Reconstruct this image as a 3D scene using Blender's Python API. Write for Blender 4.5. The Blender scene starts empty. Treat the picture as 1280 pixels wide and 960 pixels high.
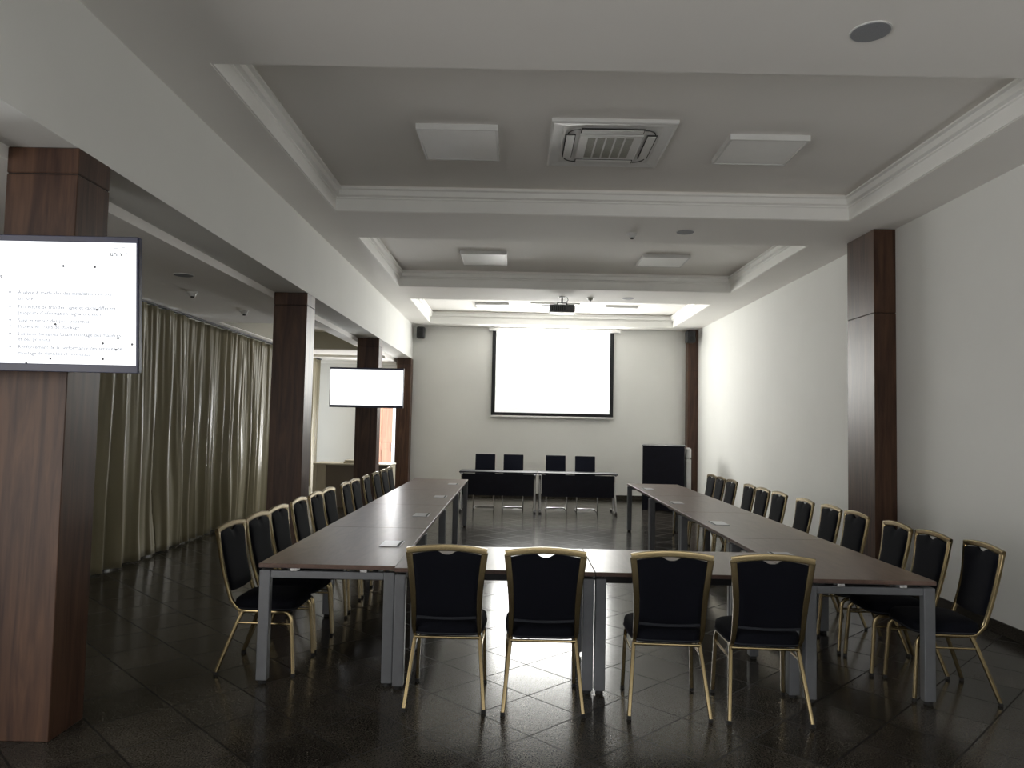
import bpy, bmesh, math, random
from mathutils import Vector, Matrix
random.seed(7)
S = bpy.context.scene
C = S.collection
PI = math.pi

# ------------------------------------------------------------------ materials
def mat(name, col=(.5, .5, .5), rough=.5, metal=0., spec=.5, emit=None, es=1., noise=None, bump=None, coat=0., alpha=1.):
    m = bpy.data.materials.new(name); m.use_nodes = True
    nt = m.node_tree; b = nt.nodes['Principled BSDF']
    b.inputs['Base Color'].default_value = (*col, 1); b.inputs['Roughness'].default_value = rough
    b.inputs['Metallic'].default_value = metal; b.inputs['Specular IOR Level'].default_value = spec
    b.inputs['Coat Weight'].default_value = coat
    if emit:
        b.inputs['Emission Color'].default_value = (*emit, 1); b.inputs['Emission Strength'].default_value = es
    tc = nt.nodes.new('ShaderNodeTexCoord')
    if noise:   # (scale, amount) soft tone variation of the surface
        n = nt.nodes.new('ShaderNodeTexNoise'); n.inputs['Scale'].default_value = noise[0]; n.inputs['Detail'].default_value = 4
        r = nt.nodes.new('ShaderNodeValToRGB'); a = noise[1]
        r.color_ramp.elements[0].position = .3; r.color_ramp.elements[1].position = .7
        r.color_ramp.elements[0].color = (*[c * (1 - a) for c in col], 1); r.color_ramp.elements[1].color = (*[min(1, c * (1 + a)) for c in col], 1)
        nt.links.new(tc.outputs['Object'], n.inputs['Vector']); nt.links.new(n.outputs['Fac'], r.inputs['Fac'])
        nt.links.new(r.outputs['Color'], b.inputs['Base Color'])
    if bump:
        n = nt.nodes.new('ShaderNodeTexNoise'); n.inputs['Scale'].default_value = bump[0]; n.inputs['Detail'].default_value = 3
        bp = nt.nodes.new('ShaderNodeBump'); bp.inputs['Strength'].default_value = bump[1]; bp.inputs['Distance'].default_value = .01
        nt.links.new(tc.outputs['Object'], n.inputs['Vector']); nt.links.new(n.outputs['Fac'], bp.inputs['Height'])
        nt.links.new(bp.outputs['Normal'], b.inputs['Normal'])
    return m

def wood(name, c1, c2, rough=.4, scale=(9, 9, .7), spec=.4):
    m = bpy.data.materials.new(name); m.use_nodes = True
    nt = m.node_tree; b = nt.nodes['Principled BSDF']; L = nt.links.new
    tc = nt.nodes.new('ShaderNodeTexCoord'); mp = nt.nodes.new('ShaderNodeMapping'); mp.inputs['Scale'].default_value = scale
    n1 = nt.nodes.new('ShaderNodeTexNoise'); n1.inputs['Scale'].default_value = 1.3; n1.inputs['Detail'].default_value = 8
    n1.inputs['Distortion'].default_value = 1.6
    n2 = nt.nodes.new('ShaderNodeTexNoise'); n2.inputs['Scale'].default_value = 9; n2.inputs['Detail'].default_value = 4
    mx = nt.nodes.new('ShaderNodeMath'); mx.operation = 'MULTIPLY_ADD'; mx.inputs[1].default_value = .3
    r = nt.nodes.new('ShaderNodeValToRGB'); r.color_ramp.elements[0].position = .42; r.color_ramp.elements[1].position = .82
    r.color_ramp.elements[0].color = (*c1, 1); r.color_ramp.elements[1].color = (*c2, 1)
    L(tc.outputs['Object'], mp.inputs['Vector']); L(mp.outputs['Vector'], n1.inputs['Vector']); L(mp.outputs['Vector'], n2.inputs['Vector'])
    L(n2.outputs['Fac'], mx.inputs[0]); L(n1.outputs['Fac'], mx.inputs[2]); L(mx.outputs[0], r.inputs['Fac'])
    L(r.outputs['Color'], b.inputs['Base Color'])
    b.inputs['Roughness'].default_value = rough; b.inputs['Specular IOR Level'].default_value = spec
    return m

def granite(name, tiles=True):
    m = bpy.data.materials.new(name); m.use_nodes = True
    nt = m.node_tree; b = nt.nodes['Principled BSDF']; L = nt.links.new; N = nt.nodes.new
    tc = N('ShaderNodeTexCoord')
    n1 = N('ShaderNodeTexNoise'); n1.inputs['Scale'].default_value = 120; n1.inputs['Detail'].default_value = 3
    n2 = N('ShaderNodeTexNoise'); n2.inputs['Scale'].default_value = 2.2; n2.inputs['Detail'].default_value = 4
    L(tc.outputs['Object'], n1.inputs['Vector']); L(tc.outputs['Object'], n2.inputs['Vector'])
    ad = N('ShaderNodeMath'); ad.operation = 'MULTIPLY_ADD'; ad.inputs[1].default_value = .25
    L(n2.outputs['Fac'], ad.inputs[0]); L(n1.outputs['Fac'], ad.inputs[2])
    r = N('ShaderNodeValToRGB'); e = r.color_ramp.elements
    e[0].position = .52; e[0].color = (.014, .012, .010, 1); e[1].position = .74; e[1].color = (.062, .055, .045, 1)
    L(ad.outputs[0], r.inputs['Fac'])
    col = r.outputs['Color']
    rr = N('ShaderNodeMapRange'); rr.inputs['To Min'].default_value = .02; rr.inputs['To Max'].default_value = .34
    L(n1.outputs['Fac'], rr.inputs['Value']); rough = rr.outputs['Result']
    if tiles:
        sp = N('ShaderNodeSeparateXYZ'); L(tc.outputs['Object'], sp.inputs[0])
        masks = []; cells = []
        for sgn, off in ((1, 3.35), (-1, -3.2)):
            a = N('ShaderNodeMath'); a.operation = 'MULTIPLY'; a.inputs[1].default_value = sgn; L(sp.outputs['Y'], a.inputs[0])
            s = N('ShaderNodeMath'); s.operation = 'ADD'; L(sp.outputs['X'], s.inputs[0]); L(a.outputs[0], s.inputs[1])
            k = N('ShaderNodeMath'); k.operation = 'MULTIPLY_ADD'; k.inputs[1].default_value = .7071 / .415; k.inputs[2].default_value = -off / .415 + 100
            L(s.outputs[0], k.inputs[0])
            f = N('ShaderNodeMath'); f.operation = 'FRACT'; L(k.outputs[0], f.inputs[0])
            fl = N('ShaderNodeMath'); fl.operation = 'FLOOR'; L(k.outputs[0], fl.inputs[0]); cells.append(fl)
            c = N('ShaderNodeMath'); c.operation = 'COMPARE'; c.inputs[1].default_value = 0.0; c.inputs[2].default_value = .022
            L(f.outputs[0], c.inputs[0]); masks.append(c)
        mx = N('ShaderNodeMath'); mx.operation = 'MAXIMUM'; L(masks[0].outputs[0], mx.inputs[0]); L(masks[1].outputs[0], mx.inputs[1])
        cb = N('ShaderNodeCombineXYZ'); L(cells[0].outputs[0], cb.inputs[0]); L(cells[1].outputs[0], cb.inputs[1])
        wn = N('ShaderNodeTexWhiteNoise'); L(cb.outputs[0], wn.inputs['Vector'])
        mr = N('ShaderNodeMapRange'); mr.inputs['To Min'].default_value = .75; mr.inputs['To Max'].default_value = 1.3; L(wn.outputs['Value'], mr.inputs['Value'])
        tv = N('ShaderNodeVectorMath'); tv.operation = 'SCALE'; L(col, tv.inputs[0]); L(mr.outputs['Result'], tv.inputs['Scale'])
        cm = N('ShaderNodeMix'); cm.data_type = 'RGBA'; L(mx.outputs[0], cm.inputs['Factor']); L(tv.outputs[0], cm.inputs['A']); cm.inputs['B'].default_value = (.012, .011, .01, 1)
        col = cm.outputs['Result']
        rm = N('ShaderNodeMix'); rm.data_type = 'FLOAT'; L(mx.outputs[0], rm.inputs['Factor']); L(rough, rm.inputs['A']); rm.inputs['B'].default_value = .6
        rough = rm.outputs['Result']
    L(col, b.inputs['Base Color']); L(rough, b.inputs['Roughness'])
    b.inputs['Specular IOR Level'].default_value = .14
    return m

def fabric(name, col, rough=.9, spec=.15, sheen=0., sc=400):
    m = mat(name, col, rough, 0, spec, bump=(sc, .15)); m.node_tree.nodes['Principled BSDF'].inputs['Sheen Weight'].default_value = sheen
    return m

M = dict(
    wall=mat('wall_paint', (.77, .77, .745), .75, spec=.25, noise=(1.1, .02), bump=(160, .03)),
    ceil=mat('ceiling_paint', (.90, .88, .85), .8, spec=.2, noise=(.8, .02)),
    crown=mat('crown_paint', (.90, .895, .87), .6, spec=.3, noise=(3, .02)),
    floor=granite('granite_tiles'), skirting=granite('granite_skirting', False),
    pillar=wood('walnut_cladding', (.034, .016, .011), (.095, .049, .030), .42, spec=.28),
    pillar_seam=mat('dark_seam', (.015, .01, .008), .8, noise=(20, .1)),
    top=wood('tabletop_laminate', (.088, .054, .043), (.135, .086, .068), .34, (9, 1.5, 9), .32),
    top_edge=mat('tabletop_edge', (.03, .02, .017), .45, noise=(30, .15)),
    leg=mat('grey_steel', (.135, .14, .15), .42, .35, .5, noise=(15, .06)),
    clip=mat('chrome_clip', (.75, .75, .76), .25, .9, noise=(20, .05)),
    black=mat('black_plastic', (.012, .012, .014), .45, spec=.4, noise=(40, .2)),
    rubber=mat('black_rubber', (.01, .01, .01), .8, noise=(30, .2)),
    gold=mat('champagne_gold_metal', (.32, .25, .135), .25, .93, noise=(12, .07)),
    cloth=fabric('black_upholstery', (.0035, .004, .007), spec=.12),
    piping=fabric('grey_piping', (.022, .024, .030)),
    ccloth=fabric('navy_leatherette', (.006, .008, .022), .55, .25),
    chrome=mat('brushed_chrome', (.55, .55, .56), .25, .95, noise=(20, .05)),
    deskblk=mat('black_laminate', (.004, .004, .011), .5, spec=.25, noise=(15, .2)),
    curtain=fabric('olive_satin_curtain', (.25, .22, .135), .40, .55, .15, 250),
    bezel=mat('tv_bezel', (.012, .015, .05), .3, spec=.35, noise=(15, .1)),
    screen=mat('lit_screen', (.02, .02, .02), .3, emit=(.93, .96, 1), es=.62, noise=(3, .01)),
    pscreen=mat('projected_image', (.8, .8, .8), .9, emit=(1, 1, .955), es=5.9, noise=(3, .01)),
    pborder=mat('projection_cloth', (.8, .8, .8), .9, emit=(.97, 1, .98), es=.20, noise=(3, .01)),
    pblack=mat('screen_black_masking', (.008, .008, .01), .8, noise=(10, .1)),
    ink=mat('slide_ink', (.1, .1, .1), .8, emit=(.62, .64, .70), es=.17, noise=(30, .02)),
    inkd=mat('slide_ink_dark', (.1, .1, .1), .8, emit=(.25, .26, .33), es=.03, noise=(30, .02)),
    inkp=mat('slide_ink_faint', (.1, .1, .1), .8, emit=(.95, .93, .90), es=.46, noise=(30, .02)),
    white=mat('white_plastic', (.72, .72, .71), .4, noise=(8, .02)),
    panel=mat('opal_diffuser', (.93, .93, .92), .45, noise=(5, .015)),
    grille=mat('grey_grille', (.33, .33, .29), .6, noise=(60, .1)),
    slot=mat('vent_shadow_gap', (.03, .03, .03), .7, noise=(10, .1)),
    spk=mat('speaker_mesh', (.27, .28, .30), .6, noise=(300, .15)),
    proj=mat('projector_shell', (.10, .10, .105), .5, noise=(60, .3)),
    door=wood('door_veneer', (.42, .20, .12), (.60, .32, .20), .5, (3, 3, .6)),
    cream=mat('cream_laminate', (.55, .50, .40), .5, noise=(4, .04)),
    taupe=mat('taupe_laminate', (.16, .13, .10), .5, noise=(4, .05)),
    flap=mat('brushed_flap', (.42, .42, .46), .35, .3, noise=(20, .05)),
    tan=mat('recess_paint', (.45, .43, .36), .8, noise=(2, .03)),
    outside=mat('sunlit_render', (.9, .9, .9), .9, noise=(2, .02)),
    winframe=mat('window_frame_paint', (.75, .75, .75), .4, noise=(8, .02)),
    shadow_grey=mat('wall_smudge', (.35, .35, .35), .9, noise=(6, .1)),  # flat grey for painting a cast shadow on the wall; unused
)
# window glass: mostly clear
g = bpy.data.materials.new('window_glass'); g.use_nodes = True
nt = g.node_tree; nt.nodes.clear()
o_ = nt.nodes.new('ShaderNodeOutputMaterial'); t_ = nt.nodes.new('ShaderNodeBsdfTransparent'); gl = nt.nodes.new('ShaderNodeBsdfGlossy'); gl.inputs['Roughness'].default_value = .02
fr = nt.nodes.new('ShaderNodeFresnel'); mxs = nt.nodes.new('ShaderNodeMixShader')
nt.links.new(fr.outputs[0], mxs.inputs[0]); nt.links.new(t_.outputs[0], mxs.inputs[1]); nt.links.new(gl.outputs[0], mxs.inputs[2]); nt.links.new(mxs.outputs[0], o_.inputs[0])
M['glass'] = g

# ------------------------------------------------------------------ mesh helpers
class MB:
    def __init__(s): s.bm = bmesh.new(); s.round = False
    def box(s, x0, x1, y0, y1, z0, z1, bev=0., mtx=None, seg=2):
        bm = bmesh.new(); bmesh.ops.create_cube(bm, size=1)
        bmesh.ops.scale(bm, vec=(x1 - x0, y1 - y0, z1 - z0), verts=bm.verts)
        bmesh.ops.translate(bm, vec=((x0 + x1) / 2, (y0 + y1) / 2, (z0 + z1) / 2), verts=bm.verts)
        if bev: bmesh.ops.bevel(bm, geom=bm.edges[:], offset=bev, segments=seg, affect='EDGES', profile=.5)
        if mtx: bm.transform(mtx)
        if seg >= 3: s.round = True
        return s.add(bm, False)
    def add(s, bm, rnd=True):
        s.round = s.round or rnd
        me = bpy.data.meshes.new('tmp'); bm.to_mesh(me); bm.free(); s.bm.from_mesh(me); bpy.data.meshes.remove(me); return s
    def tube(s, pts, w, h=None, n=10, sq=2.6, up=(1, 0, 0), cap=True):
        """sweep a rounded section (half sizes w along `up`, h across) along pts"""
        s.round = True; h = h or w; pts = [Vector(p) for p in pts]; rings = []
        for i, p in enumerate(pts):
            t = (pts[min(i + 1, len(pts) - 1)] - pts[max(i - 1, 0)]).normalized()
            u = Vector(up); u = (u - t * u.dot(t)).normalized(); v = t.cross(u)
            ww = w[i] if isinstance(w, (list, tuple)) else w; hh = h[i] if isinstance(h, (list, tuple)) else h
            r = []
            for k in range(n):
                a = 2 * PI * (k + .5) / n; c, q = math.cos(a), math.sin(a)
                r.append(s.bm.verts.new(p + u * (ww * math.copysign(abs(c) ** (2 / sq), c)) + v * (hh * math.copysign(abs(q) ** (2 / sq), q))))
            rings.append(r)
        for a, b in zip(rings, rings[1:]):
            for k in range(n): s.bm.faces.new((a[k], a[(k + 1) % n], b[(k + 1) % n], b[k]))
        if cap: s.bm.faces.new(rings[0][::-1]); s.bm.faces.new(rings[-1])
        return s
    def cyl(s, c, r, z0, z1, n=32, r2=None, axis='z'):
        bm = bmesh.new(); bmesh.ops.create_cone(bm, cap_ends=True, segments=n, radius1=r, radius2=r if r2 is None else r2, depth=abs(z1 - z0))
        m = Matrix.Identity(4)
        if axis == 'y': m = Matrix.Rotation(-PI / 2, 4, 'X')
        if axis == 'x': m = Matrix.Rotation(PI / 2, 4, 'Y')
        bm.transform(m)
        mid = (z0 + z1) / 2
        off = {'z': (c[0], c[1], mid), 'y': (c[0], mid, c[1]), 'x': (mid, c[0], c[1])}[axis]
        bmesh.ops.translate(bm, vec=off, verts=bm.verts); return s.add(bm)
    def build(s, name, m, parent=None, smooth=True, ang=35):
        bmesh.ops.recalc_face_normals(s.bm, faces=s.bm.faces[:])
        me = bpy.data.meshes.new(name); s.bm.to_mesh(me); s.bm.free()
        for mm in (m if isinstance(m, list) else [m]): me.materials.append(mm)
        smooth = smooth and s.round
        if smooth:
            me.polygons.foreach_set('use_smooth', [True] * len(me.polygons)); me.set_sharp_from_angle(angle=math.radians(ang))
        o = bpy.data.objects.new(name, me); C.objects.link(o)
        if smooth:
            wn = o.modifiers.new('weighted_normals', 'WEIGHTED_NORMAL'); wn.keep_sharp = True
        if parent: o.parent = parent
        return o

def tag(o, label=None, cat=None, group=None, kind=None):
    for k, v in (('label', label), ('category', cat), ('group', group), ('kind', kind)):
        if v: o[k] = v
    return o
def thing(name, label, cat, loc=(0, 0, 0), rz=0, group=None, kind=None):
    o = bpy.data.objects.new(name, None); C.objects.link(o); o.location = loc; o.rotation_euler = (0, 0, rz)
    o.empty_display_size = .1
    return tag(o, label, cat, group, kind)
def struct(name, mb, m, **k):
    return tag(mb.build(name, m, smooth=k.pop('smooth', False)), kind='structure')
def copy_tree(o, parent=None):
    c = o.copy(); C.objects.link(c)
    if parent: c.parent = parent
    for ch in list(o.children): copy_tree(ch, c)
    return c
def bez(p0, p1, p2, n=6):
    return [tuple((1 - t) ** 2 * a + 2 * t * (1 - t) * b + t * t * c for a, b, c in zip(p0, p1, p2)) for t in [i / n for i in range(n + 1)]]

# ------------------------------------------------------------------ key measures (metres)
XL, XI, XR = -2.344, -2.711, 4.068
ZS, ZB, ZR, ZA = 3.8435, 3.073, 4.12, 3.0
YB, YF = 16.755, -3.2
XW = -4.75
CX0, CX1 = -1.926, 3.446
COF = [(4.451, 7.638), (8.725, 11.879), (13.064, 16.282)]
DX0, DX1 = -3.12, -2.42

# ------------------------------------------------------------------ the shell
struct('floor', MB().box(XW - .4, XR + .3, YF - .3, YB + .5, -.12, 0), M['floor'])
struct('wall_right', MB().box(XR, XR + .25, YF - .25, YB + .25, 0, 4.4), M['wall'])
struct('wall_back', MB().box(DX1, XR, YB, YB + .25, 0, 4.4).box(XW - .25, DX0, YB, YB + .25, 0, 4.4).box(DX0, DX1, YB, YB + .25, 2.12, 4.4), M['wall'])
# wall behind the camera with one wide window added for fill light
struct('wall_front', MB().box(XW - .25, -1.2, YF - .25, YF, 0, 4.4).box(3.4, XR, YF - .25, YF, 0, 4.4)
       .box(-1.2, 3.4, YF - .25, YF, 0, .9).box(-1.2, 3.4, YF - .25, YF, 2.7, 4.4), M['wall'])
w = MB()
for x in (-1.2, 1.07, 3.34): w.box(x, x + .06, YF - .15, YF - .08, .9, 2.7)
w.box(-1.2, 3.4, YF - .15, YF - .08, .9, .96).box(-1.2, 3.4, YF - .15, YF - .08, 2.64, 2.7)
wf = tag(w.build('window_1', M['winframe']), kind='structure')
MB().box(-1.14, 3.34, YF - .12, YF - .115, .96, 2.64).build('pane', M['glass'], wf)
# window wall on the left, behind the curtains
wins = [(-2.2, 1.2), (4.6, 7.6), (8.0, 11.0), (11.4, 14.2), (15.4, 16.6)]  # first span, out of view, is added to let fill light in
w = MB().box(XW - .2, XW, YF, YB, 2.9, 4.4)
ys = [YF] + [v for a in wins for v in a] + [YB]
for a, b in zip(ys[::2], ys[1::2]): w.box(XW - .2, XW, a, b, 0, 2.9)
struct('wall_left', w, M['wall'])
for i, (a, b) in enumerate(wins):
    w = MB()
    n = 3
    for k in range(n + 1):
        y = a + (b - a - .06) * k / n; w.box(XW - .14, XW - .08, y, y + .06, .05, 2.9)
    w.box(XW - .14, XW - .08, a, b, 0, .06).box(XW - .14, XW - .08, a, b, 2.84, 2.9)
    f = tag(w.build('window_%d' % (i + 2), M['winframe']), kind='structure')
    MB().box(XW - .115, XW - .11, a + .06, b - .06, .06, 2.84).build('pane', M['glass'], f)

# main ceiling with three coffers
w = MB()
w.box(XL, CX0, YF, YB, ZS, 4.4).box(CX1, XR, YF, YB, ZS, 4.4)
ys = [YF] + [v for a in COF for v in a] + [YB]
for a, b in zip(ys[::2], ys[1::2]): w.box(CX0, CX1, a, b, ZS, 4.4)
# widen each coffer above the crown: recess slab
for a, b in COF: w.box(CX0, CX1, a, b, ZR, 4.4)
struct('ceiling', w, M['ceil'])
# lower ceiling over the side aisle, with its recess
w = MB(); R0, R1, RX0, RX1 = 10.35, 14.1, -4.2, -2.9
w.box(XW, XI, YF, R0, ZA, 4.4).box(XW, XI, R1, YB, ZA, 4.4).box(XW, RX0, R0, R1, ZA, 4.4).box(RX1, XI, R0, R1, ZA, 4.4).box(RX0, RX1, R0, R1, 3.34, 4.4)
struct('ceiling_side', w, M['ceil'])
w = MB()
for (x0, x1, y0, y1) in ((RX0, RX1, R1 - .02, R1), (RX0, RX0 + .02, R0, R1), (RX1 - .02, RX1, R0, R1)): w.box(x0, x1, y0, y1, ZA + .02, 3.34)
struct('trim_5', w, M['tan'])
struct('trim_6', MB().box(XW, XI, 15.2, 15.35, ZA - .05, ZA).box(XW, XI, YB - .06, YB, ZA - .06, ZA), M['crown'])
# header beam over the pillars
struct('beam', MB().box(XI, XL, YF, YB, ZB, 4.4), M['wall'])

def crown(name, x0, x1, y0, y1):
    # profile: (inset into the coffer, height)
    prof = [(.0, ZS + .004), (.014, ZS + .004), (.014, ZS + .014), (.008, ZS + .018), (.008, ZS + .13), (.02, ZS + .138), (.02, ZS + .15), (.05, ZS + .162), (.05, ZS + .215), (.075, ZS + .225), (.075, ZS + .24), (.004, ZS + .245)]
    bm = bmesh.new(); rings = []
    for d, z in prof:
        rings.append([bm.verts.new(p) for p in ((x0 + d, y0 + d, z), (x1 - d, y0 + d, z), (x1 - d, y1 - d, z), (x0 + d, y1 - d, z))])
    for a, b in zip(rings, rings[1:]):
        for k in range(4): bm.faces.new((a[k], a[(k + 1) % 4], b[(k + 1) % 4], b[k]))
    m = MB(); m.add(bm)
    o = m.build(name, M['crown'], smooth=False); tag(o, kind='structure')
    return o
for i, (a, b) in enumerate(COF): crown('trim_%d' % (i + 1), CX0, CX1, a, b)

# skirting
sk = .105
struct('baseboard_right', MB().box(XR - .018, XR, YF, YB, 0, sk, .004), M['skirting'])
struct('baseboard_back', MB().box(XI, XR - .02, YB - .018, YB, 0, sk, .004).box(XW, DX0 - .07, YB - .018, YB, 0, sk, .004), M['skirting'])
# door: open leaf swung outward, lining around it, and the sunlit yard beyond
struct('trim_4', MB().box(DX0 - .06, DX0, YB - .02, YB + .27, 0, 2.18).box(DX1, DX1 + .06, YB - .02, YB + .27, 0, 2.18).box(DX0, DX1, YB - .02, YB + .27, 2.12, 2.18), M['winframe'])
d = MB().box(0, .82, -.02, .02, .01, 2.1, .003)
d.box(.12, .70, -.026, -.018, .25, 1.0, .003).box(.12, .70, -.026, -.018, 1.15, 1.95, .003)
door = tag(d.build('door_1', M['door']), kind='structure')
door.location = (DX0 + .005, YB + .27, 0); door.rotation_euler = (0, 0, math.radians(79))
h = MB().box(.735, .775, -.034, -.02, .93, 1.15, .004).tube([(.755, -.03, 1.07), (.755, -.075, 1.07), (.74, -.08, 1.07), (.63, -.08, 1.07)], .009, .009, up=(0, 0, 1))
h.build('door_handle', M['chrome'], door)
struct('ground', MB().box(-8, 0, YB + .5, YB + 8, -.14, -.02), M['outside'])

# ------------------------------------------------------------------ pillars
def pillar(name, x0, x1, y0, y1, z1, label, seams, group=None):
    e = thing(name, label, 'pillar', ((x0 + x1) / 2, (y0 + y1) / 2, 0), 0, group, 'thing')
    cx, cy = (x0 + x1) / 2, (y0 + y1) / 2; zs = [0] + seams + [z1]
    w = MB()
    for a, b in zip(zs, zs[1:]): w.box(x0 - cx, x1 - cx, y0 - cy, y1 - cy, a + (.003 if a else 0), b - .003, .004, seg=1)
    w.build('cladding', M['pillar'], e)
    MB().box(x0 - cx + .006, x1 - cx - .006, y0 - cy + .006, y1 - cy - .006, .01, z1 - .001).build('core', M['pillar_seam'], e)
    return e
g_ = 'wood clad pillars along the side aisle'
pillar('wooden_pillar', XI, XL + .012, 3.834, 4.139, ZB, 'brown wood-clad pillar nearest the camera behind the large slide television', [2.93], g_)
pillar('wooden_pillar', XI, XL + .006, 8.177, 8.5, ZB, 'dark wood-clad pillar without a television between curtains and left table row', [2.93], g_)
pillar('wooden_pillar', XI, XL + .006, 12.55, 12.86, ZB, 'dark wood-clad pillar behind the smaller blank white television', [2.93], g_)
pillar('wooden_pillar', -2.65, XL + .006, 16.42, YB, ZB, 'brown wood-clad pillar standing at the back wall beside the bright doorway', [2.93], g_)
pillar('wooden_pillar', 3.832, XR, 7.912, 8.552, ZS, 'wide brown wood-clad pillar on the right wall behind the chairs', [2.93])
pillar('wooden_pillar', 3.84, XR, 16.5, YB, ZS, 'narrow brown wood-clad pilaster in the back right corner under the speaker', [2.93])

# ------------------------------------------------------------------ banquet chair (faces +Y, origin on the floor)
def hw(z):   # half width between the back posts at height z
    P = ((.40, .193), (.48, .192), (.56, .190), (.64, .191), (.72, .196), (.80, .204), (.88, .214), (.95, .223))
    for (a, x), (b, y) in zip(P, P[1:]):
        if z <= b: return x + (y - x) * max(0, (z - a) / (b - a))
    return .223
def yb(z):   # fore-aft line of the back
    t = (z - .42) / .51; return -.165 - .115 * t - .018 * math.sin(PI * t)
def make_chair():
    e = thing('banquet_chair', 'x', 'chair')
    # back frame : two posts and the crested rail
    zt = .915; w = MB()
    for s in (-1, 1):
        pts = [(s * .190, -.085, .402), (s * .190, -.125, .408), (s * .191, -.15, .43)] + [(s * hw(z), yb(z), z) for z in (.47, .53, .6, .68, .76, .84, zt)]
        w.tube(pts, [.012] * 3 + [.0135, .015, .0165, .0175, .0185, .019, .0195], .011, n=12, sq=4)
    n = 14; pts = []
    for i in range(n + 1):
        u = -1 + 2 * i / n; pts.append((u * (hw(zt) + .012), yb(zt) - .002, zt + .004 + .022 * (1 - u * u)))
    w.tube(pts, .012, .019, up=(0, 1, 0), n=12, sq=4.5)
    w.build('back_frame', M['gold'], e)
    # seat frame : side rails, rear and front bars
    w = MB()
    for s in (-1, 1): w.tube([(s * .190, -.09, .402), (s * .193, 0, .402), (s * .197, .10, .402), (s * .198, .17, .40)], .010, .012)
    w.tube([(-.19, -.125, .388), (.19, -.125, .388)], .009, .009, up=(0, 1, 0)).tube([(-.19, .16, .398), (.19, .16, .398)], .010, .010, up=(0, 1, 0))
    w.build('seat_frame', M['gold'], e)
    # legs
    for s in (-1, 1):
        p = bez((s * .198, .165, .40), (s * .201, .222, .40), (s * .206, .228, .34), 6) + [(s * .212, .240, .18), (s * .217, .252, .018)]
        l = MB().tube(p, .012, .0125, sq=3).build('leg', M['gold'], e)
        MB().tube([(s * .217, .252, .02), (s * .2175, .253, 0)], .0135, .014).build('foot_cap', M['rubber'], l)
        p = [(s * .190, -.10, .40), (s * .196, -.125, .35), (s * .212, -.185, .19), (s * .229, -.248, .018)]
        l = MB().tube(p, .012, .0125, sq=3).build('leg', M['gold'], e)
        MB().tube([(s * .229, -.248, .02), (s * .2295, -.249, 0)], .0135, .014).build('foot_cap', M['rubber'], l)
        MB().tube([(s * .199, -.138, .328), (s * .207, .228, .328)], .007, .007).build('stretcher', M['gold'], e)
    # seat cushion : rounded trapezoid, domed
    bm = bmesh.new(); rows = []; prof = [(.0, .413, .93), (.12, .413, .985), (.3, .424, 1.0), (.55, .448, 1.0), (.8, .470, .975), (.95, .482, .90)]
    out = []
    for i in range(40):
        a = 2 * PI * i / 40; c, q = math.cos(a), math.sin(a)
        x = math.copysign(abs(c) ** .38, c); y = math.copysign(abs(q) ** .38, q)
        out.append((x * (.208 + .022 * (y * .5 + .5)), .035 + y * .212))
    for f, z, sc in prof:
        rows.append([bm.verts.new((x * sc, .035 + (y - .035) * sc, z)) for x, y in out])
    for sc, z in ((.75, .494), (.5, .502), (.25, .505)):
        rows.append([bm.verts.new((x * sc, .035 + (y - .035) * sc, z)) for x, y in out])
    for a, b in zip(rows, rows[1:]):
        for k in range(40): bm.faces.new((a[k], a[(k + 1) % 40], b[(k + 1) % 40], b[k]))
    bm.faces.new(rows[0][::-1]); bm.faces.new(rows[-1])
    m = MB(); m.add(bm); st = m.build('seat', M['cloth'], e, ang=60)
    m = MB(); pts = [Vector((x * 1.002, .035 + (y - .035) * 1.002, .424)) for x, y in out]; pts.append(pts[0])
    m.tube(pts, .0045, .0045, n=6, sq=2, up=(0, 0, 1)).build('piping', M['piping'], st)
    # back cushion with the scooped hand hold
    bm = bmesh.new(); nu, nv = 28, 12; grid = {}
    def top(u): return zt - .016 + .022 * (1 - u * u) - .021 * (math.exp(-((u / .19) ** 4)))
    z0 = .515
    for sd in (0, 1):
        for i in range(nu + 1):
            u = -1 + 2 * i / nu
            for j in range(nv + 1):
                v = j / nv; zb_ = z0 + .012 * u * u; z = zb_ + (top(u) - zb_) * v
                edge = max(0, 1 - max(abs(u) ** 6, abs(2 * v - 1) ** 8))
                th = .009 + .016 * edge ** .5
                x = u * (hw(z) - .012)
                y = yb(z) + (th if sd else -th * .55)
                grid[sd, i, j] = bm.verts.new((x, y, z))
    for sd in (0, 1):
        for i in range(nu):
            for j in range(nv):
                f = (grid[sd, i, j], grid[sd, i + 1, j], grid[sd, i + 1, j + 1], grid[sd, i, j + 1]); bm.faces.new(f if sd else f[::-1])
    per = [(i, 0) for i in range(nu)] + [(nu, j) for j in range(nv)] + [(i, nv) for i in range(nu, 0, -1)] + [(0, j) for j in range(nv, 0, -1)]
    for a, b in zip(per, per[1:] + per[:1]): bm.faces.new((grid[0, *a], grid[0, *b], grid[1, *b], grid[1, *a]))
    m = MB(); m.add(bm); br = m.build('backrest', M['cloth'], e, ang=50)
    n = 16; MB().tube([(-.172 + .344 * i / n, yb(.53) - .014, .522 + .008 * (i / n * 2 - 1) ** 2) for i in range(n + 1)], .006, .008, n=8, sq=2, up=(0, 1, 0)).build('piping', M['piping'], br)
    return e
proto = make_chair(); first = [True]
def place_chair(x, y, rz, label, group):
    c = proto if first[0] else copy_tree(proto); first[0] = False
    c.location = (x, y, 0); c.rotation_euler = (0, 0, rz); c['label'] = label; c['group'] = group
    return c
LY = [5.10, 5.595, 6.10, 6.72, 7.28, 7.77, 8.52, 9.05, 9.66, 10.33, 10.90, 11.42]
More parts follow.
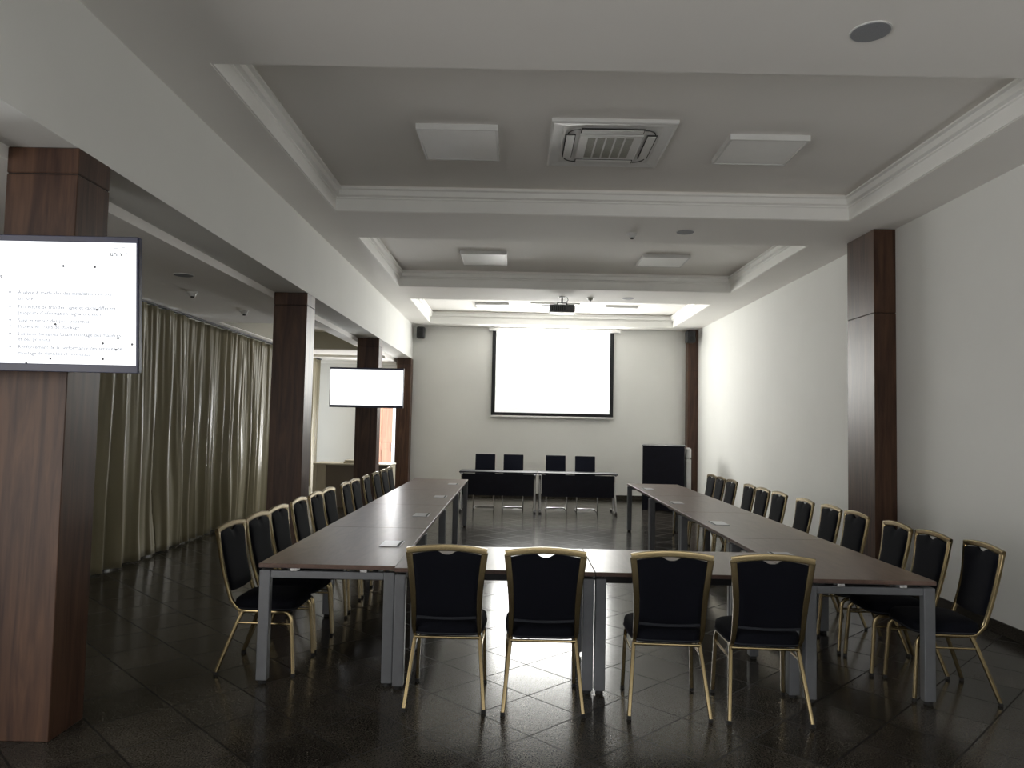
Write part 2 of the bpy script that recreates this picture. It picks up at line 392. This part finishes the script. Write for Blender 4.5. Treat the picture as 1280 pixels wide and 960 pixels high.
RY = [4.90, 5.37, 5.86, 6.56, 7.08, 7.68, 8.45, 8.98, 9.50, 10.29, 10.80, 11.29]
ordw = ['nearest the camera', 'second from the camera', 'third from the camera', 'fourth from the camera', 'fifth from the camera', 'sixth from the camera',
        'sixth from the far end', 'fifth from the far end', 'fourth from the far end', 'third from the far end', 'second from the far end', 'farthest, by the back wall']
for i, y in enumerate(LY):
    place_chair(-1.645 + random.uniform(-.012, .012), y, -PI / 2 + math.radians(random.uniform(-2, 2)), 'black gold-framed banquet chair on curtain side of left table row, ' + ordw[i], 'banquet chairs along the left table row')
for i, y in enumerate(RY):
    place_chair((2.78 if i == 0 else 2.722) + random.uniform(-.012, .012), y - .02, PI / 2 + math.radians(random.uniform(-2, 2) + (-3 if i < 3 else 0)), 'black gold-framed banquet chair on wall side of right table row, ' + ordw[i], 'banquet chairs along the right table row')
FR = [(-.376, 4.59, 0, 'leftmost of the four banquet chairs with backs to the camera'), (.192, 4.56, 0, 'banquet chair with its back to camera, just left of the paired centre legs'),
      (.922, 4.54, -2.5, 'banquet chair with its back to camera, just right of the paired centre legs'), (1.482, 4.50, -3, 'rightmost of the four banquet chairs with backs to the camera')]
for x, y, a, l in FR: place_chair(x, y, math.radians(a), l, 'banquet chairs at the cross table')

# ------------------------------------------------------------------ conference tables
def loop(parent, x0, x1, yc, side, ztop):
    """one end frame: two box legs and their top beam"""
    for x in (x0, x1):
        l = MB().box(x, x + .07, yc - .028, yc + .028, .02, ztop, .006).build('leg', M['leg'], parent)
        MB().cyl((x + .035, yc), .026, 0, .022, 16).build('foot_glide', M['rubber'], l)
    MB().box(x0 + .07, x1, yc - .022, yc + .022, ztop - .048, ztop - .002, .004).build('crossbar', M['leg'], parent)
def table(label, x0, x1, y0, y1, group, flap_side=1, flap_dy=0.):
    cx, cy = (x0 + x1) / 2, (y0 + y1) / 2; hx, hy = (x1 - x0) / 2, (y1 - y0) / 2
    e = thing('conference_table', label, 'table', (cx, cy, 0), 0, group)
    tp = MB().box(-hx, hx, -hy + .002, hy - .002, .725, .75, .003).build('tabletop', M['top'], e)
    MB().box(-hx + .003, hx - .003, -hy + .004, hy - .004, .7225, .7255).build('edge_band', M['top_edge'], tp)
    for s in (-1, 1):
        yy = s * (hy - .038); loop(e, -hx + .003, hx - .073, yy, s, .706)
        for xx in (-hx + .22, hx - .20): MB().box(xx - .022, xx + .022, yy - .032, yy + .032, .704, .7235, .002).build('spacer_clip', M['clip'], e)
    for xx in (-hx + .14, hx - .14): MB().box(xx - .018, xx + .018, -hy + .06, hy - .06, .665, .70, .003).build('side_rail', M['leg'], e)
    fx = flap_side * (hx - .16)
    f = MB().box(fx - .075, fx + .075, -.13 + flap_dy, .13 + flap_dy, .7501, .7545, .0015).build('cable_flap', M['flap'], e)
    MB().box(fx + flap_side * .06 - .009, fx + flap_side * .06 + .009, -.12 + flap_dy, .12 + flap_dy, .7546, .7556).build('cable_slot', M['slot'], f)
    MB().box(fx - .07, fx + .07, -.12 + flap_dy, .12 + flap_dy, .665, .7225, .004).build('cable_tray', M['black'], e)
    return e
pos = ['nearest the camera', 'second from the camera', 'third from the camera', 'farthest from the camera']
LS = [4.715, 6.40, 8.20, 10.03, 12.0]; RS = [4.60, 6.22, 8.07, 9.90, 11.84]
for i in range(4):
    table('brown-topped grey-legged conference table in the left row, ' + pos[i], -1.598, -.735, LS[i], LS[i + 1], 'left row of tables', 1, .0)
for i in range(4):
    table('brown-topped grey-legged conference table in the right row, ' + pos[i], 1.80, 2.602, RS[i], RS[i + 1], 'right row of tables', -1, .0)
def cross(label, x0, x1, legs):
    cx = (x0 + x1) / 2; hx = (x1 - x0) / 2; y0, y1 = 4.66, 5.52; cy = (y0 + y1) / 2; hy = (y1 - y0) / 2
    e = thing('conference_table', label, 'table', (cx, cy, 0), 0, 'tables across the open end')
    tp = MB().box(-hx + .001, hx - .001, -hy, hy, .725, .75, .003).build('tabletop', M['top'], e)
    MB().box(-hx + .004, hx - .004, -hy + .003, hy - .003, .7225, .7255).build('edge_band', M['top_edge'], tp)
    for s in (-1, 1):
        xx = s * (hx - .037)
        for yy in (-hy + .045, hy - .045):
            l = MB().box(xx - .034, xx + .034, yy - .03, yy + .03, .02, .706, .006).build('leg', M['leg'], e)
            MB().cyl((xx, yy), .024, 0, .022, 16).build('foot_glide', M['rubber'], l)
        MB().box(xx - .022, xx + .022, -hy + .075, hy - .075, .658, .704, .004).build('crossbar', M['leg'], e)
    for yy in (-hy + .16, hy - .16): MB().box(-hx + .064, hx - .064, yy - .018, yy + .018, .655, .70, .003).build('side_rail', M['black'], e)
    MB().box(.28 - hx if cx > 1 else hx - .5, .50 - hx if cx > 1 else hx - .28, -.10, .06, .62, .70, .006).build('cable_tray', M['black'], e)
    return e
cross('brown conference table closing the open end, left half behind two chairs', -.733, .518, 0)
cross('brown conference table closing the open end, right half behind two chairs', .520, 1.798, 0)

# ------------------------------------------------------------------ head tables with modesty panels
def head_table(label, x0, x1):
    cx = (x0 + x1) / 2; hx = (x1 - x0) / 2; y0 = 13.98
    e = thing('training_table', label, 'table', (cx, y0, 0), 0, 'head tables')
    MB().box(-hx, hx, 0, .60, .725, .75, .004).build('tabletop', M['deskblk'], e)
    MB().box(-hx + .07, hx - .07, .035, .053, .305, .715, .003).build('modesty_panel', M['deskblk'], e)
    for s in (-1, 1):
        xx = s * (hx - .045)
        l = MB().box(xx - .022, xx + .022, .20, .30, .05, .70, .006).box(xx - .03, xx + .03, .05, .55, .70, .725, .003)
        l.tube([(xx, .19, .68), (xx, .07, .35), (xx, -.10, .055)], .020, .014)
        l = l.build('leg', M['chrome'], e)
        MB().tube([(xx, -.14, .035), (xx, .25, .055), (xx, .60, .035)], .024, .018).build('foot_bar', M['chrome'], e)
        for yy in (-.12, .57): MB().cyl((xx, yy), .024, 0, .03, 14).build('caster', M['rubber'], e)
    return e
head_table('black head table with modesty panel before the screen, left one of the pair', -1.03, .445)
head_table('black head table with modesty panel before the screen, right one of the pair', .455, 1.955)

# cantilever chair, faces -Y
def cantilever():
    e = thing('cantilever_chair', 'x', 'chair')
    w = MB()
    for s in (-1, 1):
        p = [(s * .19, .20, .46), (s * .195, -.16, .455)] + bez((s * .195, -.18, .455), (s * .195, -.235, .45), (s * .197, -.235, .39), 5) + [(s * .198, -.235, .08)] \
            + bez((s * .198, -.235, .06), (s * .198, -.235, .012), (s * .198, -.18, .012), 5) + [(s * .198, .17, .012)] + bez((s * .198, .19, .012), (s * .198, .235, .012), (s * .15, .235, .012), 5) + [(0, .235, .012)]
        w.tube(p, .011, .011, sq=2, up=(0, .3, 1) if 0 else (1, .01, .02))
    w.build('frame', M['chrome'], e)
    w = MB()
    for s in (-1, 1): w.tube([(s * .15, .17, .46), (s * .155, .22, .50), (s * .155, .26, .70), (s * .155, .27, .92)], .010, .010)
    w.build('back_support', M['chrome'], e)
    MB().box(-.20, .20, -.23, .20, .465, .52, .02, seg=3).build('seat', M['ccloth'], e)
    MB().box(-.198, .198, -.02, .02, 0, .45, .012, Matrix.Translation((0, .235, .60)) @ Matrix.Rotation(math.radians(-6), 4, 'X'), 3).build('backrest', M['ccloth'], e)
    return e
cp = cantilever()
for i, (x, z, l) in enumerate(((-.573, 0, 'navy cantilever chair behind head tables, leftmost of the four'), (-.012, 0, 'navy cantilever chair behind head tables, second from left'),
                        (.827, 0, 'navy cantilever chair behind head tables, third from left'), (1.405, 0, 'navy cantilever chair behind head tables, rightmost, backrest slightly lower'))):
    c = cp if i == 0 else copy_tree(cp); c.location = (x, 14.55 + (-.1 if i == 3 else 0), 0); c['label'] = l; c['group'] = 'cantilever chairs at the head tables'
    c.rotation_euler = (0, 0, 0)

# ------------------------------------------------------------------ lectern
e = thing('lectern', 'dark boxy lectern with navy-black front and pale right edge near back corner', 'lectern', (2.98, 14.85, 0), math.radians(-12.5))
MB().box(-.41, .41, -.03, 0, .0, 1.27, .004).build('front_panel', M['deskblk'], e)
w = MB()
for s in (-1, 1): w.box(s * .395 - .012, s * .395 + .012, 0, .42, 0, 1.12, .003)
w.build('side_panel', M['deskblk'], e)
MB().box(-.39, .39, .40, .42, .10, 1.0, .003).build('shelf', M['deskblk'], e)
MB().box(-.42, .42, -.03, .47, 1.27, 1.295, .004, Matrix.Translation((0, 0, 0))).build('top', M['deskblk'], e)
MB().box(-.43, .43, -.035, -.03, 1.285, 1.30, .001).build('edge_strip', M['chrome'], e)
tag(MB().box(3.46, 3.56, 14.95, 15.10, 0, 1.02, .01).box(3.455, 3.565, 14.94, 15.11, 1.02, 1.25, .045, seg=4).build('floor_stand_speaker', M['white']),
    'slim pale grey upright unit standing right behind the lectern', 'speaker')

# ------------------------------------------------------------------ projection screen
X0, X1, Z0, Z1 = -.545, 2.205, 1.815, 3.78
e = thing('projection_screen', 'wall-hung pull-down projection screen showing a washed-out white slide', 'projection screen', ((X0 + X1) / 2, YB, Z0))
cx = (X0 + X1) / 2; q = lambda x0, x1, y0, y1, z0, z1, b=0: MB().box(x0 - cx, x1 - cx, -y1, -y0, z0 - Z0, z1 - Z0, b)
q(X0, X1, .062, .065, Z0 + .03, Z1).build('masking_cloth', M['pblack'], e)
q(X0 + .085, X1 - .085, .065, .067, Z0 + .10, Z1 - .01).build('projection_cloth', M['pborder'], e)
pic = q(X0 + .135, X1 - .105, .067, .069, Z0 + .215, Z1 - .035).build('projected_image', M['pscreen'], e)
q(X0 - .01, X1 + .01, .045, .08, Z0 - .01, Z0 + .03, .008).build('bottom_bar', M['white'], e)
w = q(X0 - .09, X1 + .145, .003, .11, 3.755, 3.835, .02); w.build('casing', M['white'], e)
q(X1 + .105, X1 + .147, .015, .115, 3.75, 3.84, .01).build('end_cap', M['white'], e)
w = MB()
for (dx, dz) in ((.28, .25), (.30, .22), (.62, .20), (1.0, .28), (1.28, .22), (1.62, .27), (1.75, .55), (2.2, .55), (2.28, .48), (2.26, .66), (1.7, .75), (2.2, .95), (2.18, 1.5), (2.2, .36)):
    w.cyl((X0 + .09 + dx - cx, dz + .05), .014, -.0705, -.069, 8, axis='y')
w.build('slide_speckles', M['inkp'], pic)
w = MB()
for (a, b, z) in ((.32, .62, 1.35), (.72, 1.05, 1.35)): w.box(X0 + a - cx, X0 + b - cx, -.0705, -.069, z, z + .025)
w.build('slide_heading', M['inkp'], pic)

# ------------------------------------------------------------------ televisions
def television(label, xr, y, zc, wdt, hgt, tilt, slide, yp):
    cx = xr - wdt / 2
    e = thing('television', label, 'television', (cx, y, zc))
    t = Matrix.Rotation(math.radians(tilt), 4, 'X'); hw_, hh = wdt / 2, hgt / 2
    MB().box(-hw_, hw_, 0, .035, -hh, hh, .006, t).box(-hw_ * .55, hw_ * .55, .035, .06, -hh * .6, hh * .55, .01, t).build('housing', M['bezel'], e)
    b = MB(); bt, bb, bs = .030, .040, .010
    b.box(-hw_, hw_, -.008, 0, hh - bt, hh, .003, t).box(-hw_, hw_, -.008, 0, -hh, -hh + bb, .003, t)
    b.box(-hw_, -hw_ + bs, -.008, 0, -hh + bb, hh - bt, .002, t).box(hw_ - bs, hw_, -.008, 0, -hh + bb, hh - bt, .002, t)
    b.build('bezel', M['bezel'], e)
    s = MB().box(-hw_ + bs, hw_ - bs, -.003, .0, -hh + bb, hh - bt, 0, t).build('screen', M['screen'], e)
    MB().box(-.12, .12, .055, yp - y, -.14, .14, .006).build('wall_bracket', M['black'], e)
    if slide:
        def put(o):
            o.matrix_local = t @ o.matrix_local; o.parent = s
        # text of the slide: u from the right edge in metres leftwards, v from the top
        def text(name, body, u, v, size, m):
            c = bpy.data.curves.new(name, 'FONT'); c.body = body; c.size = size; c.align_x = 'LEFT'; c.extrude = .0004; c.offset = .0006; c.resolution_u = 2; c.space_line = 1.0
            o = bpy.data.objects.new(name, c); C.objects.link(o); c.materials.append(m)
            dg = bpy.context.evaluated_depsgraph_get(); me = bpy.data.meshes.new_from_object(o.evaluated_get(dg)); bpy.data.objects.remove(o)
            bm = bmesh.new(); bm.from_mesh(me); bm.transform(t @ Matrix.Translation((hw_ - bs - u, -.0045, hh - bt - v)) @ Matrix.Rotation(PI / 2, 4, 'X'))
            bm.to_mesh(me); bm.free(); me.name = name; ob = bpy.data.objects.new(name, me); C.objects.link(ob); ob.parent = s
            if not me.materials: me.materials.append(m)
            return ob
        bodies = ["Analyse & méthodes des installations en site", "sur site", "Procédure de transfert agile et calcul différent",
                  "(supports d'information, signature etc.)", "Suivi et retour des plus anciennes", "Projets en cours de stockage",
                  "Les sous-domaines faisant montage des matières", "et des produits", "Renforcement de la performance des services de", "montage de données et processus"]
        vs = [.255, .285, .325, .355, .392, .422, .458, .485, .523, .553]
        for k, (bd, v) in enumerate(zip(bodies, vs)): text('slide_text', bd, .585, v + .005, .026, M['ink'])
        w = MB()
        for k in (0, 2, 4, 5, 6, 8):
            v = vs[k]; u = .63; w.box(hw_ - bs - u, hw_ - bs - u + .011, -.0045, -.0035, hh - bt - v - .0, hh - bt - v + .009, 0, None)
        o = w.build('slide_bullets', M['ink'], s); o.data.transform(t)
        text('slide_logo', 'uni.v', .13, .065, .034, M['inkd'])
        w = MB().tube([(hw_ - bs - .125, -.0045, hh - bt - .03), (hw_ - bs - .06, -.0045, hh - bt - .022), (hw_ - bs - .025, -.0045, hh - bt - .04), (hw_ - bs - .05, -.0045, hh - bt - .05)], .001, .0015, n=6, up=(0, 1, 0))
        o = w.build('slide_logo_arc', M['inkd'], s); o.data.transform(t)
        text('slide_text', 'plans', .73 + .0, .185, .034, M['inkd']); text('slide_text', 'matière', .76, .285, .026, M['ink']); text('slide_text', 'et des', .76, .31, .026, M['ink'])
        w = MB()
        for (u, v) in ((.36, .118), (.205, .12), (.195, .33), (.40, .405), (.09, .468), (.02, .497), (.10, .525), (.165, .572), (.425, .575), (.545, .60), (.165, .495)):
            w.cyl((hw_ - bs - u, hh - bt - v), .0062, -.0045, -.003, 10, axis='y')
        o = w.build('slide_dots', M['inkd'], s); o.data.transform(t)
    return e
television('large flat television with text slide fixed to nearest left pillar', -1.868, 3.62, 2.205, 1.21, .67, 5, True, 3.834)
television('blank bright flat television on the third wood pillar, far left', -1.835, 12.1, 2.20, 1.21, .655, 1.5, False, 12.55)

# ------------------------------------------------------------------ loudspeakers
def speaker(label, x0, x1, y0, y1, z0, z1, bracket):
    e = thing('wall_speaker', label, 'speaker', ((x0 + x1) / 2, (y0 + y1) / 2, z0))
    hx, hy, hz = (x1 - x0) / 2, (y1 - y0) / 2, z1 - z0
    MB().box(-hx, hx, -hy + .02, hy, 0, hz, .03, seg=3).build('cabinet', M['black'], e)
    g2 = MB().box(-hx + .015, hx - .015, -hy, -hy + .03, .015, hz - .015, .012, seg=3).build('grille', M['black'], e)
    MB().cyl((0, .09), .055, -hy - .002, -hy + .002, 24, axis='y').cyl((0, .20), .03, -hy - .002, -hy + .002, 20, axis='y').build('driver', M['rubber'], g2)
    MB().box(*bracket, .004).build('bracket', M['black'], e)
speaker('small black speaker high in the back left corner under the ceiling', -2.24, -2.06, 16.42, 16.62, 3.53, 3.79, (-.03, .03, .09, .235, .10, .16))
speaker('small black speaker mounted on top of the back right wooden pilaster', 3.735, 3.945, 16.20, 16.40, 3.52, 3.79, (-.03, .03, .09, .20, .10, .16))

# ------------------------------------------------------------------ ceiling fittings
def light_panel(x0, x1, y0, y1, label):
    cx, cy = (x0 + x1) / 2, (y0 + y1) / 2; hx, hy = (x1 - x0) / 2, (y1 - y0) / 2
    e = thing('ceiling_light', label, 'light', (cx, cy, 4.072), 0, 'switched off ceiling light panels')
    w = MB().box(-hx, hx, -hy, -hy + .022, 0, .055, .003).box(-hx, hx, hy - .022, hy, 0, .055, .003).box(-hx, -hx + .022, -hy + .022, hy - .022, 0, .055, .003).box(hx - .022, hx, -hy + .022, hy - .022, 0, .055, .003)
    w.build('frame', M['white'], e)
    MB().box(-hx + .02, hx - .02, -hy + .02, hy - .02, .004, .05).build('diffuser', M['panel'], e)
for a in ((-.868, -.19, 5.98, 6.70, 'unlit square ceiling light panel left of the nearest air conditioner'), (1.755, 2.425, 6.08, 6.68, 'unlit square ceiling light panel right of the nearest air conditioner'),
          (-.84, -.165, 10.47, 11.25, 'unlit square ceiling light panel at left in the middle coffer'), (1.775, 2.46, 10.47, 11.12, 'unlit square ceiling light panel at right in the middle coffer'),
          (-.86, -.165, 14.98, 15.72, 'unlit square ceiling light panel left of the projector, farthest coffer'), (1.805, 2.46, 15.06, 15.83, 'unlit square ceiling light panel right of the projector, farthest coffer')):
    light_panel(*a)

def aircon(x0, x1, y0, y1, label):
    cx, cy = (x0 + x1) / 2, (y0 + y1) / 2; hx, hy = (x1 - x0) / 2, (y1 - y0) / 2
    e = thing('ceiling_air_conditioner', label, 'air conditioner', (cx, cy, 4.085), 0, 'ceiling air conditioners')
    # dished fascia : outer lip low, sloping up to an inner face
    bm = bmesh.new(); rings = []
    for d, z in ((0, .035), (0, .010), (.006, .004), (.02, 0), (.10, .012), (.115, .010), (.5 * min(hx, hy), .006)):
        rings.append([bm.verts.new(p) for p in ((-hx + d, -hy + d, z), (hx - d, -hy + d, z), (hx - d, hy - d, z), (-hx + d, hy - d, z))])
    for a, b in zip(rings, rings[1:]):
        for k in range(4): bm.faces.new((a[k], a[(k + 1) % 4], b[(k + 1) % 4], b[k]))
    bm.faces.new(rings[-1]); m = MB(); m.add(bm); m.build('fascia', M['white'], e, smooth=False)
    # four outlet louvres with dark gaps
    for k in range(4):
        rot_ = Matrix.Rotation(k * PI / 2, 4, 'Z'); r = (hy if k % 2 == 0 else hx) - .165; L2 = (hx if k % 2 == 0 else hy) * .52
        bm = MB().box(-L2 + .004, L2 - .004, -r - .040, -r + .046, -.001, .006, 0, rot_).build('outlet_gap', M['slot'], e)
        MB().box(-L2 + .012, L2 - .012, -r - .030, -r + .040, -.008, -.001, .003, rot_ @ Matrix.Translation((0, 0, 0))).build('louvre', M['white'], e)
        # dark corner arcs
        pts = []
        for j in range(7):
            a = PI + (PI / 2) * j / 6 ; R = .10
            pts.append((-hx + .145 + R + R * math.cos(a) - .0, -hy + .145 + R + R * math.sin(a), .002))
        if k % 2 == 0: sx, sy = (1, 1) if k == 0 else (-1, -1)
        else: sx, sy = (-1, 1) if k == 1 else (1, -1)
        MB().tube([(p[0] * sx, p[1] * sy, p[2]) for p in pts], .004, .004, n=6).build('corner_gap', M['slot'], e)
    # intake grille
    gx, gy = hx - .24, hy - .24
    g3 = MB().box(-gx, gx, -gy, gy, -.010, .004, .012).build('intake_cover', M['white'], e)
    for k in range(5):
        x = -gx + .07 + (2 * gx - .14) * (k + .5) / 5; ww = (2 * gx - .14) / 5 * .40
        MB().box(x - ww, x + ww, -gy + .05, gy - .05, -.0125, -.009).build('intake_grille', M['grille'], g3)
aircon(.25, 1.27, 5.82, 6.85, 'square white cassette air conditioner in the nearest ceiling coffer')
aircon(.27, 1.27, 14.85, 15.95, 'square white cassette air conditioner behind the projector in farthest coffer')

def flush_speaker(x, y, r, label, z=ZS):
    e = thing('ceiling_speaker', label, 'ceiling speaker', (x, y, z), 0, 'round flush ceiling speakers')
    MB().cyl((0, 0), r, -.006, 0, 40).build('rim', M['white'], e)
    MB().cyl((0, 0), r * .93, -.009, -.005, 40).build('grille', M['spk'], e)
flush_speaker(1.90, 3.945, .108, 'round flush ceiling speaker nearest the camera at upper right')
flush_speaker(1.86, 8.18, .10, 'round flush ceiling speaker on the first crossbeam')
flush_speaker(1.893, 12.58, .10, 'round flush ceiling speaker on the second crossbeam right of projector')
flush_speaker(-3.15, 6.9, .09, 'round flush ceiling speaker over the curtained side aisle', ZA)
def detector(x, y, z, label, dark=False):
    e = thing('smoke_detector', label, 'smoke detector', (x, y, z), 0, 'smoke detectors')
    MB().cyl((0, 0), .055, -.018, 0, 32).build('base', M['white'], e)
    b = MB().cyl((0, 0), .032, -.048, -.018, 28, r2=.045)
    b.build('sensor_head', M['grille'] if dark else M['white'], e)
    MB().cyl((0, 0), .018, -.062, -.048, 20).build('sensor_cap', M['slot'], e)
detector(1.286, 8.307, ZS, 'white smoke detector on the first crossbeam', False)
detector(1.249, 12.583, ZS, 'dark smoke detector on second crossbeam right of projector', True)
detector(-3.48, 7.85, ZA, 'smoke detector on the side aisle ceiling before the curtains', False)
detector(-3.40, 9.15, ZA, 'small detector on side aisle ceiling near the second pillar', False)

# projector
e = thing('projector', 'dark grey projector hanging from second crossbeam in front of the screen', 'projector', (.765, 12.58, ZS))
MB().cyl((0, 0), .05, -.014, 0, 24).tube([(0, 0, -.01), (0, 0, -.10)], .016, .016).box(-.07, .07, -.03, .03, -.115, -.10, .004).box(-.09, -.07, -.02, .02, -.15, -.10, .003).box(.07, .09, -.02, .02, -.15, -.10, .003).build('ceiling_mount', M['black'], e)
pb = MB().box(-.215, .215, -.16, .16, -.285, -.15, .02, seg=3).build('body', M['proj'], e)
MB().cyl((.10, -.22), .045, .155, .185, 24, axis='y').build('lens', M['black'], pb)
w = MB()
for k in range(7): w.box(-.18 + k * .035, -.165 + k * .035, -.163, -.158, -.26, -.18)
w.build('vent', M['slot'], pb)
MB().tube([(.08, -.05, -.01), (.10, -.06, -.06), (.06, -.04, -.11), (.12, .0, -.15)], .006, .006, n=6).build('cable', M['black'], e)

# ------------------------------------------------------------------ curtains
def curtain(label, y0, y1, seed, x=-4.30, close=0.):
    rnd = random.Random(seed); L_ = y1 - y0; n = int(L_ / .012); nz = 36; ztop, zbot = ZA - .035, .018
    # fold centres : irregular pleats along the run
    folds = []; p = 0
    while p < L_:
        wdt = rnd.uniform(.18, .38); folds.append((p, wdt, rnd.uniform(.6, 1.25), rnd.uniform(-.10, .10))); p += wdt
    bm = bmesh.new(); rows = []
    ph = [rnd.uniform(0, 6.28) for _ in range(6)]
    def base(s):
        for (q0, wd, am, dr) in folds:
            if s <= q0 + wd: 
                t = (s - q0) / wd; t = max(0, min(1, t)); return (.5 - .5 * math.cos(2 * PI * t ** (1 + dr * 3))) * am, dr, math.sin(2 * PI * t)
        return 0, 0, 0
    for j in range(nz + 1):
        v = j / nz; z = ztop + (zbot - ztop) * v; row = []
        for i in range(n + 1):
            s = L_ * i / n
            ss = s + .045 * math.sin(2.1 * v * 3 + ph[0] + s * 2.2) * v + .02 * math.sin(9 * v + ph[1] + s * 5)
            am, dr, sk_ = base(max(0, min(L_, ss + .0)))
            amp = .050 + .030 * v ** .7
            hi = .008 * math.sin(2 * PI * s / .062 + ph[2]) * (1 - v) ** 2.5 + .005 * math.sin(2 * PI * ss / .105 + ph[4] + 2 * v)          # tight gathers at the heading
            x_ = x + amp * (am - .5) + hi + .012 * math.sin(2 * PI * s / .41 + 3 * v + ph[3])
            y_ = y0 + s + dr * v * .6 + .02 * sk_ * v + close * v ** .8 * max(0, s / L_ - .6) / .4
            row.append(bm.verts.new((x_, y_, z)))
        rows.append(row)
    for a, b in zip(rows, rows[1:]):
        for i in range(n): bm.faces.new((a[i], a[i + 1], b[i + 1], b[i]))
    m = MB(); m.add(bm); o = m.build('curtain', M['curtain'], ang=180); tag(o, label, 'curtain', 'floor length window curtains')
    md = o.modifiers.new('thickness', 'SOLIDIFY'); md.thickness = .004
    return o
curtain('olive satin curtain nearest the camera, left of the bright gap', 3.6, 9.62, 3, close=.13)
curtain('olive satin curtain right of the bright gap, behind second pillar', 9.73, 13.4, 11, x=-4.35)
curtain('olive satin curtain at far end of windows near the desk', 13.5, 16.15, 5)
tag(MB().box(-4.36, -4.30, 3.4, 16.3, ZA - .02, ZA, .004).build('curtain_rail', M['black']), 'dark ceiling track carrying the olive curtains', 'curtain rail')

# ------------------------------------------------------------------ desk in the side aisle
e = thing('reception_desk', 'cream desk with dark inset front beyond third pillar in side aisle', 'desk', (-3.1, 14.2, 0))
MB().box(-.74, .75, -.02, .62, .80, .835, .008).build('desktop', M['cream'], e)
for s in (-1, 1): MB().box(s * .71 - .03, s * .71 + .03, 0, .60, 0, .80, .005).build('side_panel', M['cream'], e)
MB().box(-.68, -.50, .02, .04, 0, .80, .003).build('front_rail', M['cream'], e)
MB().box(-.50, .68, .03, .05, 0, .80, .003).build('front_panel', M['taupe'], e)
tag(MB().box(-.24, .24, -.15, .15, 0, .035, .012, seg=3).box(-.22, .2, -.13, .13, .035, .06, .012, seg=3).build('folded_cloth', M['cream']), 'beige flat bundle lying on the cream desk', 'bundle').location = (-3.05, 14.45, .835)

# small wall items
tag(MB().box(-.006, 0, -.045, .045, -.045, .045, .002).build('wall_socket', M['white']), 'white wall socket on right wall near the back corner chairs', 'socket').location = (XR, 15.9, .45)

# ------------------------------------------------------------------ light
def area(name, loc, rot, sx, sy, power, col=(1, 1, 1)):
    l = bpy.data.lights.new(name, 'AREA'); l.shape = 'RECTANGLE'; l.size = sx; l.size_y = sy; l.energy = power; l.color = col
    o = bpy.data.objects.new(name, l); C.objects.link(o); o.location = loc; o.rotation_euler = rot; return o
# added fill lamp, set in the added window behind the camera
area('window_daylight', (1.1, YF - .05, 1.8), (PI / 2, 0, 0), 4.3, 1.6, 8, (1, .96, .92))
# added side window and fill lamp behind camera, then daylight through far window
area('window_daylight', (XW + .02, -.5, 1.5), (0, -PI / 2, 0), 2.7, 3.3, 56, (1, .97, .93))
area('window_daylight', (XW + .02, 16.0, 1.5), (0, -PI / 2, 0), 2.7, 1.1, 4, (.97, 1, .98))
# daylight through the open door at the back left
area('door_daylight', (-2.64, YB + .30, 1.05), (-PI / 2, 0, 0), .42, 2.0, 62, (1, 1, 1))
W = bpy.data.worlds.new('overcast_sky'); S.world = W; W.use_nodes = True
bgn = W.node_tree.nodes['Background']; bgn.inputs[0].default_value = (.93, .97, 1, 1); bgn.inputs[1].default_value = .8

# ------------------------------------------------------------------ camera
f, pitch, yaw, roll = 925.36, .0535, -.005, .0206
cp_, sp_ = math.cos(pitch), math.sin(pitch); cy_, sy_ = math.cos(yaw), math.sin(yaw)
fw = Vector((sy_ * cp_, cy_ * cp_, sp_)); r0_ = Vector((cy_, -sy_, 0)); u0_ = r0_.cross(fw)
rr_ = r0_ * math.cos(roll) + u0_ * math.sin(roll); uu_ = rr_.cross(fw)
cam = bpy.data.cameras.new('camera'); co = bpy.data.objects.new('camera', cam); C.objects.link(co)
cam.sensor_width = 36; cam.lens = f * 36 / 1280; cam.clip_start = .05; cam.clip_end = 100
mm_ = Matrix((rr_, uu_, -fw)).transposed().to_4x4(); mm_.translation = (0, 0, 1.6614); co.matrix_world = mm_
S.camera = co
S.view_settings.view_transform = 'Standard'; S.view_settings.look = 'None'; S.view_settings.exposure = 1.64; S.view_settings.gamma = 1
S.view_settings.use_curve_mapping = False
S.cycles.use_denoising = True; S.cycles.max_bounces = 12; S.cycles.diffuse_bounces = 9; S.cycles.glossy_bounces = 4; S.cycles.transparent_max_bounces = 8
S.cycles.sample_clamp_indirect = 6; S.cycles.caustics_reflective = True; S.cycles.caustics_refractive = False
